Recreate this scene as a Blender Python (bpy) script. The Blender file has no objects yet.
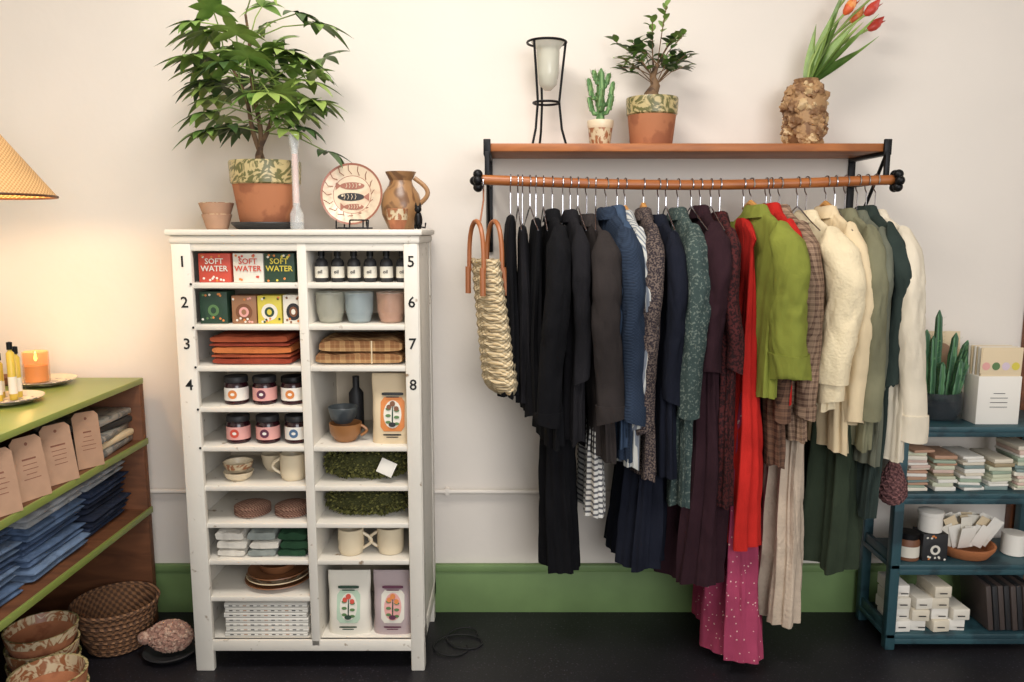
import bpy, bmesh, math, random
from mathutils import Vector, Matrix, Euler, noise
R=random.Random(7)
sin,cos,pi=math.sin,math.cos,math.pi
V=Vector
def lin(c):
    o=[]
    for x in c:
        x/=255
        o.append(x/12.92 if x<=.04045 else ((x+.055)/1.055)**2.4)
    return (*o,1)
MC={}
def mk(name,c,c2=None,kind='plain',rough=.75,scale=20,amt=.15,bump=0,bscale=150,metal=0,trans=0,emis=0,thr=.5,dist=2,alpha=1,var=4,crum=0,ior=None):
    if name in MC: return MC[name]
    m=bpy.data.materials.new(name); m.use_nodes=True; nt=m.node_tree; N=nt.nodes; L=nt.links
    b=N['Principled BSDF']; b.inputs['Roughness'].default_value=rough; b.inputs['Metallic'].default_value=metal
    b.inputs['Transmission Weight'].default_value=trans; b.inputs['Alpha'].default_value=alpha
    if ior: b.inputs['IOR'].default_value=ior
    if crum: b.inputs['Specular IOR Level'].default_value=.15
    tc=N.new('ShaderNodeTexCoord').outputs['Object']
    def math_(op,a,bb=0):
        n=N.new('ShaderNodeMath'); n.operation=op
        for i,q in enumerate((a,bb)):
            if isinstance(q,(int,float)): n.inputs[i].default_value=q
            else: L.new(q,n.inputs[i])
        return n.outputs[0]
    def dot(v):
        n=N.new('ShaderNodeVectorMath'); n.operation='DOT_PRODUCT'; L.new(tc,n.inputs[0]); n.inputs[1].default_value=v; return n.outputs['Value']
    def band(v,t): return math_('GREATER_THAN',math_('SINE',dot(v)),t)
    def nz(sc,det=3,vec=None,ds=0):
        n=N.new('ShaderNodeTexNoise'); n.inputs['Scale'].default_value=sc; n.inputs['Detail'].default_value=det; n.inputs['Distortion'].default_value=ds
        L.new(vec or tc,n.inputs['Vector']); return n.outputs['Fac']
    def rng(s,a,bb):
        n=N.new('ShaderNodeMapRange'); L.new(s,n.inputs[0]); n.inputs[1].default_value=a; n.inputs[2].default_value=bb; return n.outputs[0]
    def mix(f,a,bb,mode='MIX'):
        n=N.new('ShaderNodeMix'); n.data_type='RGBA'; n.blend_type=mode
        if isinstance(f,(int,float)): n.inputs[0].default_value=f
        else: L.new(f,n.inputs[0])
        for i,q in ((6,a),(7,bb)):
            if isinstance(q,tuple): n.inputs[i].default_value=q
            else: L.new(q,n.inputs[i])
        return n.outputs[2]
    C=lin(c); C2=lin(c2) if c2 else C
    f=0.0
    if kind=='plaid':
        a=band((0,0,scale),thr); b2=band((scale*.8,scale*.8,0),thr)
        a3=band((0,0,scale*3),.7); b3=band((scale*2.4,scale*2.4,0),.7)
        f=math_('MINIMUM',math_('ADD',math_('MULTIPLY',math_('ADD',a,b2),.4),math_('MULTIPLY',math_('ADD',a3,b3),.2)),1.0)
    elif kind=='stripe': f=band((scale,scale,0),thr)
    elif kind=='hstripe': f=band((0,0,scale),thr)
    elif kind in('floral','dots'):
        n=N.new('ShaderNodeTexVoronoi'); n.inputs['Scale'].default_value=scale; L.new(tc,n.inputs['Vector'])
        dd=n.outputs['Distance']
        if kind=='floral': dd=math_('ADD',dd,math_('MULTIPLY',nz(scale*2.5),.25))
        f=math_('LESS_THAN',dd,thr)
    elif kind=='speck': f=rng(nz(scale,4),thr,thr+.08)
    elif kind=='marble':
        f=rng(nz(scale,2,ds=dist),thr-.04,thr+.04)
    elif kind=='wood':
        n=N.new('ShaderNodeMapping'); L.new(tc,n.inputs[0]); n.inputs['Scale'].default_value=(1,6,6)
        f=rng(nz(scale,5,n.outputs[0],1),.35,.7)
    elif kind=='weave':
        a=math_('SINE',dot((scale,scale,0))); z=math_('SINE',dot((0,0,scale*1.3)))
        f=rng(math_('MULTIPLY',a,z),-.6,.6)
    col=mix(f,C,C2)
    vn=rng(nz(var,3),.3,.7)
    k1=tuple([1-amt]*3+[1]); k2=tuple([1+amt*.4]*3+[1])
    col=mix(1.0,col,mix(vn,k1,k2),'MULTIPLY')
    L.new(col,b.inputs['Base Color'])
    if emis: L.new(col,b.inputs['Emission Color']); b.inputs['Emission Strength'].default_value=emis
    if bump:
        bn=N.new('ShaderNodeBump'); bn.inputs['Strength'].default_value=bump; bn.inputs['Distance'].default_value=.004
        L.new(f if kind=='weave' else nz(bscale,3),bn.inputs['Height']); L.new(bn.outputs[0],b.inputs['Normal'])
        if crum:
            mp=N.new('ShaderNodeMapping'); L.new(tc,mp.inputs[0]); mp.inputs['Scale'].default_value=(1,1,.35)
            b2=N.new('ShaderNodeBump'); b2.inputs['Strength'].default_value=crum; b2.inputs['Distance'].default_value=.04
            L.new(nz(12,2,mp.outputs[0],.6),b2.inputs['Height']); L.new(b2.outputs[0],bn.inputs['Normal'])
    MC[name]=m; return m

class B:
    def __init__(s,name): s.n=name;s.v=[];s.f=[];s.fm=[];s.sm=[];s.ms=[]
    def add(s,vs,fs,mat,sm=True,M=None):
        o=len(s.v)
        if M is not None: vs=[M@V(v) for v in vs]
        s.v+=[tuple(v) for v in vs]
        if mat not in s.ms: s.ms.append(mat)
        mi=s.ms.index(mat)
        for f in fs: s.f.append([i+o for i in f]); s.fm.append(mi); s.sm.append(sm)
    def box(s,c,d,mat,bev=.003,rot=(0,0,0)):
        bm=bmesh.new(); bmesh.ops.create_cube(bm,size=1)
        for v in bm.verts: v.co=V((v.co.x*d[0],v.co.y*d[1],v.co.z*d[2]))
        bev=min(bev,min(d)*.45)
        if bev>0: bmesh.ops.bevel(bm,geom=bm.edges[:],offset=bev,segments=2,affect='EDGES',profile=.5)
        bm.verts.index_update()
        M=Matrix.Translation(c)@Euler([math.radians(a) for a in rot]).to_matrix().to_4x4()
        s.add([v.co.copy() for v in bm.verts],[[v.index for v in f.verts] for f in bm.faces],mat,bev>0,M); bm.free()
    def bx(s,x0,x1,y0,y1,z0,z1,mat,bev=.003): s.box(((x0+x1)/2,(y0+y1)/2,(z0+z1)/2),(x1-x0,y1-y0,z1-z0),mat,bev)
    def loft(s,rings,mat,c0=True,c1=True,sm=True,M=None):
        n=len(rings[0]); vs=[p for r in rings for p in r]; fs=[]
        for k in range(len(rings)-1):
            for i in range(n):
                j=(i+1)%n; fs.append([k*n+i,k*n+j,(k+1)*n+j,(k+1)*n+i])
        if c0: fs.append(list(range(n))[::-1])
        if c1: fs.append([(len(rings)-1)*n+i for i in range(n)])
        s.add(vs,fs,mat,sm,M)
    def lathe(s,prof,pos,mat,seg=28,rot=None,mats=None,c0=True,c1=True,sx=1):
        M=Matrix.Translation(pos)
        if rot: M=M@Euler([math.radians(a) for a in rot]).to_matrix().to_4x4()
        rs=[[V((r*cos(2*pi*i/seg)*sx,r*sin(2*pi*i/seg),z)) for i in range(seg)] for r,z in prof]
        if not mats: s.loft(rs,mat,c0,c1,True,M)
        else:
            for k in range(len(rs)-1):
                s.loft(rs[k:k+2],mats[k] or mat,c0 and k==0,c1 and k==len(rs)-2,True,M)
    def tube(s,pts,rad,mat,seg=8,cap=True):
        pts=[V(p) for p in pts]; n=len(pts)
        if not isinstance(rad,(list,tuple)): rad=[rad]*n
        rings=[]; up=None
        for i,p in enumerate(pts):
            t=(pts[min(i+1,n-1)]-pts[max(i-1,0)]).normalized()
            if up is None:
                up=V((0,0,1)) if abs(t.z)<.9 else V((0,1,0))
            a=t.cross(up); a.normalize(); up=a.cross(t).normalized()
            rings.append([p+(a*cos(2*pi*k/seg)+up*sin(2*pi*k/seg))*rad[i] for k in range(seg)])
        s.loft(rings,mat,cap,cap)
    def ell(s,c,r,mat,seg=12,rg=8,nz=0,rot=None,se=0):
        if isinstance(r,(int,float)): r=(r,r,r)
        M=Matrix.Translation(c)
        if rot: M=M@Euler([math.radians(a) for a in rot]).to_matrix().to_4x4()
        rs=[]
        for k in range(rg+1):
            a=-pi/2+pi*k/rg; ring=[]
            for i in range(seg):
                q=V((cos(a)*cos(2*pi*i/seg),cos(a)*sin(2*pi*i/seg),sin(a)))
                f=1+nz*noise.noise(q*2+V((se,se*2,0)))
                ring.append(V((q.x*r[0],q.y*r[1],q.z*r[2]))*f)
            rs.append(ring)
        s.loft(rs,mat,False,False,True,M)
    def leaf(s,base,d,L,w,mat,droop=.3,up=V((0,0,1)),n=7,cup=.15,pw=.8):
        base=V(base); d=V(d).normalized(); side=d.cross(V(up))
        if side.length<.01: side=d.cross(V((0,1,0)))
        side.normalize(); nn=side.cross(d).normalized()
        vs=[];fs=[]
        for k in range(n+1):
            t=k/n; p=base+d*L*t-V((0,0,1))*droop*L*t*t
            ww=w*.5*(sin(pi*min(1,t**pw*.98+.02)))+.0006
            vs+=[p-side*ww+nn*ww*cup,p-nn*ww*cup*.5,p+side*ww+nn*ww*cup]
        for k in range(n):
            a=k*3; fs+=[[a,a+1,a+4,a+3],[a+1,a+2,a+5,a+4]]
        s.add(vs,fs,mat,True)
    def disc(s,c,rx,rz,mat,n=20,nrm='y',tilt=0,a0=0):
        c=V(c); vs=[]
        for i in range(n):
            a=2*pi*i/n+a0; u=rx*cos(a); w=rz*sin(a)
            vs.append(c+(V((u,w*sin(tilt),w*cos(tilt))) if nrm=='y' else (V((0,u,w)) if nrm=='x' else V((u,w,0)))))
        s.add(vs,[list(range(n))],mat,False)
    def text(s,t,size,pos,mat,rot=(90,0,0),al='CENTER'):
        cu=bpy.data.curves.new('t','FONT'); cu.body=t; cu.size=size; cu.align_x=al; cu.align_y='CENTER'; cu.extrude=.0006; cu.offset=size*.012; cu.resolution_u=2
        o=bpy.data.objects.new('t',cu); bpy.context.collection.objects.link(o)
        dg=bpy.context.evaluated_depsgraph_get(); me=bpy.data.meshes.new_from_object(o.evaluated_get(dg))
        M=Matrix.Translation(pos)@Euler([math.radians(a) for a in rot]).to_matrix().to_4x4()
        s.add([v.co.copy() for v in me.vertices],[list(p.vertices) for p in me.polygons],mat,False,M)
        bpy.data.objects.remove(o); bpy.data.curves.remove(cu); bpy.data.meshes.remove(me)
    def turn(s,c,deg):
        a=math.radians(deg)
        s.v=[(c[0]+(x-c[0])*cos(a)-(y-c[1])*sin(a),c[1]+(x-c[0])*sin(a)+(y-c[1])*cos(a),z) for x,y,z in s.v]
    def done(s,sharp=40,parent=None):
        xs=[v[0] for v in s.v];ys=[v[1] for v in s.v];zs=[v[2] for v in s.v]
        o=V(((min(xs)+max(xs))/2,(min(ys)+max(ys))/2,min(zs)))
        me=bpy.data.meshes.new(s.n); me.from_pydata([V(v)-o for v in s.v],[],s.f)
        for m in s.ms: me.materials.append(m)
        me.polygons.foreach_set('material_index',s.fm); me.polygons.foreach_set('use_smooth',s.sm)
        me.validate(); me.update()
        try: me.set_sharp_from_angle(angle=math.radians(sharp))
        except Exception: pass
        ob=bpy.data.objects.new(s.n,me); ob.location=o; bpy.context.collection.objects.link(ob); return ob

# ------------------------------------------------------------- materials
WALL=mk('wall_plaster',(228,220,210),rough=.9,amt=.06,bump=.6,bscale=9,var=1.2)
FLOOR=mk('floor_terrazzo',(22,20,25),(74,70,80),'speck',rough=.5,scale=120,thr=.61,amt=.3)
CEIL=mk('ceiling_paint',(228,224,216),rough=.95)
BASEG=mk('baseboard_green',(112,138,86),rough=.6,amt=.12,var=8)
PAINT=mk('cabinet_paint',(222,216,204),(140,118,92),'speck',rough=.55,scale=24,thr=.67,amt=.08,bump=.15,bscale=40)
PAINTI=mk('cabinet_interior',(206,192,170),rough=.7,amt=.1)
BLK=mk('black_metal',(22,22,24),rough=.45,metal=.6)
INK=mk('black_ink',(18,18,18),rough=.8)
STEEL=mk('steel',(190,190,195),rough=.25,metal=1)
WOODR=mk('rod_wood',(172,104,52),(140,76,34),'wood',rough=.4,scale=5)
WOODS=mk('shelf_wood',(178,108,54),(142,80,36),'wood',rough=.5,scale=4)
WOODD=mk('dark_wood',(98,58,32),(70,40,22),'wood',rough=.5,scale=4)
WOODU=mk('unit_wood',(116,72,44),(88,52,30),'wood',rough=.6,scale=4)
WOODH=mk('hanger_wood',(214,160,92),(190,132,70),'wood',rough=.4,scale=6)
GTOP=mk('green_lacquer',(134,148,72),rough=.35,amt=.1)
TERRA=mk('terracotta',(176,114,78),(152,94,64),'speck',rough=.85,scale=14,thr=.5,amt=.15,bump=.2)
MARB=mk('marbled_glaze',(190,172,124),(100,98,56),'marble',rough=.35,scale=15,dist=4,thr=.5)
MARB2=mk('marbled_glaze_brown',(204,186,152),(152,98,62),'marble',rough=.4,scale=15,dist=4,thr=.5)
SOIL=mk('soil',(50,36,26),(86,66,46),'speck',scale=80,bump=.6)
LEAF=mk('leaf_green',(98,132,58),(126,156,76),'speck',rough=.45,scale=6,thr=.45,amt=.3,var=14)
LEAFY=mk('leaf_light',(140,162,82),rough=.45,amt=.25,var=14)
LEAFD=mk('leaf_dark',(64,90,48),rough=.45,amt=.3,var=14)
BARK=mk('bark',(120,92,64),(84,62,44),'speck',scale=30,bump=.5)
CREAM=mk('cream_ceramic',(222,206,176),rough=.35,amt=.06)
WHITE=mk('white_paper',(230,225,215),rough=.7,amt=.04)
KRAFT=mk('kraft_paper',(174,138,112),rough=.85,amt=.1,var=20)
KRAFTL=mk('kraft_light',(216,196,162),rough=.75,amt=.06)
GLASS=mk('clear_glass',(236,240,240),rough=.05,alpha=.28)
FROST=mk('frosted_glass',(224,226,214),rough=.12,alpha=.42)
FROSTP=mk('tinted_glass_pink',(222,180,156),rough=.1,alpha=.4)
FROSTB=mk('tinted_glass_blue',(190,204,206),rough=.1,alpha=.36)
FROSTC=mk('tinted_glass_clear',(206,204,186),rough=.1,alpha=.36)
def pc(n,c,**k): return mk('pc_'+n,c,**{**dict(rough=.55,amt=.06),**k})
RED=pc('red',(198,76,58)); PINK=pc('pink',(220,160,152)); DKG=pc('dkgreen',(38,64,48)); YEL=pc('yellow',(206,190,74)); ORG=pc('orange',(210,128,64))
BRNP=pc('brownpat',(150,108,78)); LILAC=pc('lilac',(206,188,200)); BLU=pc('blue',(74,104,136)); GRN=pc('green',(88,122,74)); PUR=pc('purple',(92,44,66)); BRN=pc('brown',(116,74,48))
OFFW=pc('offwhite',(222,216,202)); DARKJ=pc('darkjam',(46,18,24),rough=.15); CHAR=pc('charcoal',(36,36,38))
TEAL=mk('teal_paint',(46,80,88),(32,58,66),'speck',rough=.5,scale=10,thr=.5)
CASE=mk('door_casing',(128,74,40),(98,54,28),'wood',rough=.45,scale=3)

# ------------------------------------------------------------- room
def slab(n,x0,x1,y0,y1,z0,z1,m,bev=0):
    b=B(n); b.bx(x0,x1,y0,y1,z0,z1,m,bev); return b.done()
slab('floor',-2.1,3.3,-5,.1,-.1,0,FLOOR)
slab('wall_back',-2.1,3.3,0,.1,0,3.1,WALL)
slab('wall_left',-2.1,-2.0,-5,0,0,3.1,WALL)
slab('wall_right',3.2,3.3,-5,0,0,3.1,WALL)
slab('ceiling',-2.1,3.3,-5,.1,3.1,3.2,CEIL)
b=B('baseboard_back'); b.bx(-2.0,1.93,-.018,0,0,.186,BASEG,.002); b.bx(-2.0,1.93,-.026,0,.17,.2,BASEG,.006); b.done()
b=B('trim_1'); b.bx(1.93,2.07,-.035,0,0,2.5,CASE,.006); b.bx(1.945,1.975,-.045,0,0,2.5,CASE,.006); b.bx(2.03,2.06,-.045,0,0,2.5,CASE,.006); b.done()
b=B('wall_pipe'); b.tube([(-1.99,-.02,.5),(1.92,-.02,.495)],.009,WALL,10)
for x in(-1.2,-.25,.4,1.2): b.box((x,-.014,.497),(.02,.028,.028),WALL,.004)
b.done()

# ------------------------------------------------------------- cabinet
c=B('pigeonhole_cabinet')
X0,X1,Y0,Y1=-1.085,-.30,-.43,-.05
c.bx(X0-.014,X1+.016,Y0-.016,Y1+.01,1.484,1.503,PAINT,.005)
c.bx(X0-.006,X1+.008,Y0-.008,Y1,1.458,1.484,PAINT,.008)
c.bx(X0,X0+.02,Y0,Y1,.1,1.46,PAINT); c.bx(X1-.02,X1,Y0,Y1,.1,1.46,PAINT)
c.bx(X0,X1,Y1-.012,Y1,.1,1.46,PAINTI)
c.bx(X0,X0+.062,Y0-.004,Y0+.02,.0,1.46,PAINT,.004); c.bx(X1-.046,X1,Y0-.004,Y0+.02,.0,1.46,PAINT,.004)
c.bx(-.686,-.656,Y0-.002,Y1-.01,.09,1.46,PAINT,.003)
c.bx(X0,X1,Y0,Y0+.02,1.435,1.46,PAINT); c.bx(X0+.05,X1-.04,Y0-.002,Y0+.018,.072,.112,PAINT)
for x in (X0,X1-.045):
    c.bx(x,x+.045,Y1-.045,Y1,0,.12,PAINT); 
c.bx(X1-.045,X1,Y0+.02,Y0+.04,0,.12,PAINT)
c.bx(X0,X0+.045,Y0+.02,Y0+.04,0,.12,PAINT)
c.bx(X1-.018,X1+.003,Y0+.0,Y1,.1,.16,PAINT); c.bx(X1-.018,X1+.003,Y0,Y0+.05,.1,1.46,PAINT); c.bx(X1-.018,X1+.003,Y1-.05,Y1,.1,1.46,PAINT)
SZ=[1.333,1.198,1.062,.926,.793,.657,.528,.398,.267,.112]
for i,z in enumerate(SZ):
    c.bx(X0+.02,-.67,Y0+.004,Y1-.012,z-.018,z,PAINT,.003)
    if i not in(3,8): c.bx(-.67,X1-.02,Y0+.004,Y1-.012,z-.018,z,PAINT,.003)
for i,z in enumerate((1.40,1.27,1.135,1.0)):
    c.text(str(i+1),.05,(X0+.034,Y0-.0045,z),INK); c.text(str(i+5),.05,(X1-.022,Y0-.0045,z),INK)
for z in (1.36,1.22,1.09,.95,.82): c.ell((X0+.058,Y0-.006,z-.03),.004,BLK,8,6); 
c.done()

def label_box(name,x,z,w,h,mat,m2,t=None,y=-.40,dep=.08,dot=None,ang=0):
    b=B(name); b.box((x,y+dep/2,z+h/2),(w,dep,h),mat,.0025)
    f=y-.0009
    if dot: b.disc((x,f,z+h*.42),w*.34,h*.3,dot); b.disc((x,f-.0006,z+h*.42),w*.2,h*.18,m2); b.disc((x,f-.0012,z+h*.42),w*.1,h*.1,mat)
    if t:
        for k,s in enumerate(t): b.text(s,h*.27,(x,f-.0018,z+h*(.72-.25*k)),m2)
    for k in range(12):
        b.disc((x+w*R.uniform(-.42,.42),f-.0003-.0001*k,z+h*R.choice((R.uniform(.06,.2),R.uniform(.86,.94)))),.004,.004,R.choice((m2,ORG,OFFW)),8)
    b.done()
z=SZ[0]
label_box('gift_soap_box',-.962,z,.104,.094,RED,OFFW,['SOFT','WATER'],dot=None)
label_box('gift_soap_box',-.853,z,.098,.094,OFFW,RED,['SOFT','WATER'],dot=None)
label_box('gift_soap_box',-.752,z,.098,.094,DKG,YEL,['SOFT','WATER'],dot=None)
z=SZ[1]
label_box('soap_box',-.972,z,.09,.105,DKG,GRN,dot=DKG); label_box('soap_box',-.873,z,.08,.092,BRNP,PINK,dot=BRN)
label_box('soap_box',-.79,z,.078,.092,YEL,DKG,dot=OFFW); label_box('soap_box',-.712,z,.068,.094,OFFW,BRN,dot=CHAR)
LBL=pc('label',(220,214,198))
for i in range(6):
    b=B('dropper_bottle'); x=-.622+i*.053; z=SZ[0]
    b.lathe([(.019,0),(.021,.004),(.021,.062),(.017,.072),(.009,.078),(.009,.084)],(x,-.375,z),CHAR,20)
    b.lathe([(.0215,.014),(.0216,.015),(.0216,.05),(.0215,.051)],(x,-.375,z),LBL,20,c0=False,c1=False)
    b.text('oil',.016,(x,-.3975,z+.034),INK)
    b.lathe([(.011,.084),(.0115,.1),(.008,.102),(.0075,.114),(.004,.118)],(x,-.375,z),BLK,14); b.done()
for x,m in((-.6,FROSTC),(-.505,FROSTB),(-.4,FROSTP)):
    b=B('drinking_glass'); z=SZ[1]+.0005
    b.lathe([(.03,0),(.036,.003),(.046,.04),(.048,.1),(.0465,.1),(.0445,.042),(.034,.006),(.001,.005)],(x,-.36,z),m,32)
    b.tube([(x+.0473*cos(t),-.36+.0473*sin(t),z+.1) for t in [2*pi*i/32 for i in range(33)]],.0012,FROST,6); b.done()
def folded(name,x,y,z,w,d,hs,mats,jit=.006):
    b=B(name)
    for h,m in zip(hs,mats):
        ww=w*R.uniform(.94,1.0); dx=R.uniform(-jit,jit); n=44; rings=[]; sd=R.uniform(0,50); K=9
        for k in range(K):
            t=k/(K-1)*2-1; yy=y+d/2*t; sq=1 if 0<k<K-1 else .72
            ring=[]
            for i in range(n):
                a=2*pi*i/n; cx=abs(cos(a))**.3*(1 if cos(a)>0 else -1); cz=abs(sin(a))**.45*(1 if sin(a)>0 else -1)
                q=noise.noise(V((cx*3+sd,yy*9,z*20)))*h*.3
                ring.append(V((x+dx+ww/2*cx*(1-.012*(1-sq))+noise.noise(V((sd,yy*20,cz)))*.003,yy+noise.noise(V((sd+cx*2,1,z*9)))*.006,z+h/2+(h/2*cz+(q if cz>0 else 0))*sq)))
            rings.append(ring)
        b.loft(rings,m)
        z+=h*.97
    return b.done(60)
CF=dict(bump=.4,bscale=300,rough=.95,amt=.2,var=16,crum=.35)
F1=mk('cloth_rust',(170,86,58),**CF); F2=mk('cloth_orange',(200,118,68),**CF); F3=mk('cloth_brick',(148,66,48),**CF); F4=mk('cloth_tanplaid',(138,96,64),(190,154,108),'plaid',scale=160,thr=.5,**CF); F5=mk('cloth_olive',(146,88,56),**CF)
folded('folded_napkins',-.86,-.27,SZ[2],.27,.26,[.024,.012,.026,.012,.024],[F3,F1,F2,F3,F1])
folded('folded_blanket',-.5,-.27,SZ[2],.29,.26,[.04,.044],[F4,F4])
b=B('raffia_tie'); b.bx(-.462,-.458,-.4055,-.4015,SZ[2]+.004,SZ[2]+.08,KRAFTL,.0005); b.done()
def jar(x,z,lid,lb,lb2):
    b=B('preserve_jar'); b.lathe([(.034,0),(.039,.005),(.039,.06),(.035,.07),(.033,.074)],(x,-.36,z),DARKJ,24)
    b.lathe([(.0395,.014),(.0397,.015),(.0397,.056),(.0395,.057)],(x,-.36,z),lb,24,c0=False,c1=False)
    b.disc((x,-.4002,z+.036),.015,.015,lb2); b.disc((x,-.4006,z+.036),.007,.005,WHITE)
    b.lathe([(.038,.073),(.0385,.075),(.0385,.09),(.036,.093)],(x,-.36,z),lid,24); b.done()
for x,l,a,q in((-.925,CHAR,WHITE,ORG),(-.83,CHAR,PINK,PUR),(-.735,BLK,WHITE,ORG)): jar(x,SZ[3],l,a,q)
for x,l,a,q in((-.925,CHAR,PINK,RED),(-.825,CHAR,PINK,PUR),(-.728,CHAR,WHITE,BLU)): jar(x,SZ[4],l,a,q)
def bowl(name,x,y,z,r,h,m,m2=None):
    b=B(name); b.lathe([(r*.55,0),(r*.6,.003),(r*.85,h*.35),(r,h*.98),(r*.98,h),(r*.94,h*.97),(r*.8,h*.4),(r*.5,.012),(0.001,.01)],(x,y,z),m,32,mats=[None,None,m2,m2,None,None,None,None] if m2 else None); b.done()
def mug(x,y,z,r,h,m,side=1):
    b=B('ceramic_mug'); b.lathe([(r*.8,0),(r*.9,.003),(r,h*.2),(r,h*.98),(r*.95,h),(r*.9,h*.97),(r*.88,.012),(0.001,.01)],(x,y,z),m,30)
    pts=[(x+side*(r*.93+.03*sin(pi*k/10)),y-.004,z+h*(.2+.6*k/10)) for k in range(11)]
    b.tube(pts,.0055,m,8); b.done()
GB=mk('glaze_grey',(84,90,92),(62,68,72),'speck',rough=.35,scale=12); OCH=mk('glaze_ochre',(152,104,62),rough=.35)
z=SZ[4]
b=B('ochre_bowl'); b.lathe([(.03,0),(.035,.004),(.052,.03),(.055,.062),(.052,.062),(.048,.03),(0.001,.012)],(-.565,-.35,z),OCH,30)
b.tube([(-.512+.02*sin(pi*k/8),-.355,z+.02+.035*k/8) for k in range(9)],.005,OCH,8); b.done()
bowl('grey_bowl',-.572,-.35,z+.063,.05,.055,GB)
b=B('brown_bottle'); b.lathe([(.024,0),(.026,.004),(.026,.13),(.012,.15),(.012,.19),(.001,.19)],(-.56,-.18,z),CHAR,20); b.done()
def pouch(name,x,y,z,w,h,t,m,deco,ang=0):
    b=B(name); rings=[]; n=40; ca,sa=cos(math.radians(ang)),sin(math.radians(ang))
    def tr(u,v,zz): return V((x+u*ca-v*sa,y+u*sa+v*ca,z+zz))
    def thk(s): return t*(1-s**1.6)*(.9+.25*sin(pi*min(1,s*1.5)))+.002
    for k in range(16):
        s=k/15; hh=h*s; th=thk(s); ww=w*(.97+.03*abs(2*s-1)+.012*sin(s*17))
        rings.append([tr(ww*(abs(cos(a))**.5)*(1 if cos(a)>0 else -1),th*(abs(sin(a))**.9)*(1 if sin(a)>0 else -1),hh) for a in [2*pi*i/n for i in range(n)]])
    b.loft(rings,m)
    def fp(u,hh):
        c_=min(1,abs(u/w)); return -thk(hh/h)*((1-c_**4)**.45)
    off=.0012
    for kind,u0,h0,ru,rh,mm in deco:
        off+=.0005
        nn=20
        cen=tr(u0,fp(u0,h0)-off,h0); vs=[cen]; rad=4
        for q in range(1,rad+1):
            for i in range(nn):
                a=2*pi*i/nn
                if kind=='r':
                    cu,sv=cos(a),sin(a); k=1/max(abs(cu),abs(sv)); cu*=k; sv*=k
                else: cu,sv=cos(a),sin(a)
                u=u0+ru*cu*q/rad; hh=h0+rh*sv*q/rad
                vs.append(tr(u,fp(u,hh)-off,hh))
        fs=[[0,1+i,1+(i+1)%nn] for i in range(nn)]
        for q in range(rad-1):
            for i in range(nn):
                j=(i+1)%nn; fs.append([1+q*nn+i,1+(q+1)*nn+i,1+(q+1)*nn+j,1+q*nn+j])
        b.add(vs,fs,mm,True)
    b.bx(x-w*.94,x+w*.94,y-.003,y+.003,z+h*.93,z+h,m,.001)
    b.done()
def flower(bg,c2,c3): 
    o=[('e',0,.10,.03,.046,bg),('e',0,.095,.0025,.034,DKG)]
    for a,r_ in((0,.014),(1,.016),(2,.014)): o+=[('e',-.014,.075+a*.022,.009,.005,GRN),('e',.014,.07+a*.022,.009,.005,GRN)]
    o+=[('e',-.012,.125,.008,.008,c2),('e',.013,.12,.008,.008,c2),('e',0,.136,.009,.009,c2),('e',0,.068,.012,.008,c3)]
    o+=[('r',0,.168,.036,.005,c3),('r',0,.158,.022,.002,c3),('r',0,.034,.03,.003,c3),('r',0,.026,.02,.002,c3)]
    return o
pouch('granola_pouch',-.398,-.36,SZ[4],.072,.235,.035,KRAFTL,[('r',0,.10,.04,.056,ORG)]+flower(OFFW,BRN,CHAR))
pouch('granola_pouch',-.565,-.36,SZ[9],.074,.222,.035,OFFW,[('r',0,.10,.04,.055,pc('sage',(178,200,176)))]+flower(OFFW,RED,DKG))
pouch('granola_pouch',-.412,-.36,SZ[9],.07,.222,.035,pc('lilacbag',(180,162,162)),[('r',0,.10,.04,.055,OFFW)]+flower(PINK,ORG,PUR))
z=SZ[5]
mug(-.75,-.34,z,.044,.09,CREAM,-1)
bowl('small_bowl',-.935,-.35,z,.05,.03,CREAM); bowl('small_bowl',-.935,-.35,z+.031,.05,.032,CREAM,MARB2); bowl('small_bowl',-.85,-.24,z,.042,.06,CREAM)
MOSS=mk('moss_dark',(70,72,34),rough=.9); MOSS2=mk('moss_light',(124,122,64),rough=.9); MOSS3=mk('moss_mid',(94,94,44),rough=.9)
def garland(x,z,w,h,tag):
    b=B('dried_herb_garland'); y=-.32
    b.ell((x,y,z+h*.42),(w*.46,.045,h*.33),MOSS,24,12,.25,se=x+z)
    for i in range(2200):
        a=R.uniform(0,2*pi); u=R.uniform(-1,1); rr=(1-abs(u)**3)**.5*.9+.1
        rr*=1+.18*noise.noise(V((u*5,cos(a)*1.5,sin(a)*1.5+z*9)))
        p=V((x+u*w*.475,y+.062*rr*cos(a),z+h*.44+h*.42*rr*sin(a)))
        if p.z<z+.004: p.z=z+.006
        if p.z>z+h-.008: p.z=z+h-.008
        d=V((R.uniform(-1,1),cos(a)*.8,sin(a)*.6+R.uniform(-.3,.3)))
        b.leaf(p,d,R.uniform(.008,.014),.006,R.choice((MOSS,MOSS2,MOSS3)),.1,n=2,up=(R.uniform(-1,1),R.uniform(-1,1),R.uniform(0,1)))
    if tag: b.box((x+.08,y-.082,z+.055),(.055,.002,.05),WHITE,.001,(-12,25,0)); b.tube([(x+.08,y-.075,z+.08),(x+.06,y-.06,z+.1)],.0012,INK,5)
    b.done()
garland(-.5,SZ[5]+.001,.3,.118,True); garland(-.5,SZ[6]+.001,.3,.108,False)
PB=mk('basket_rose',(138,96,80),(190,152,130),'weave',scale=500,bump=.8)
for x in(-.9,-.76):
    b=B('woven_trivet'); pr=[(.03,0)]
    for k in range(5): pr+=[(.05+.005*sin(k),.003+k*.006),(.062,.006+k*.006)]
    pr+=[(.05,.036),(.02,.04),(.001,.04)]
    b.lathe(pr,(x,-.33,SZ[6]),PB,26); b.done()
z=SZ[7]
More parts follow.
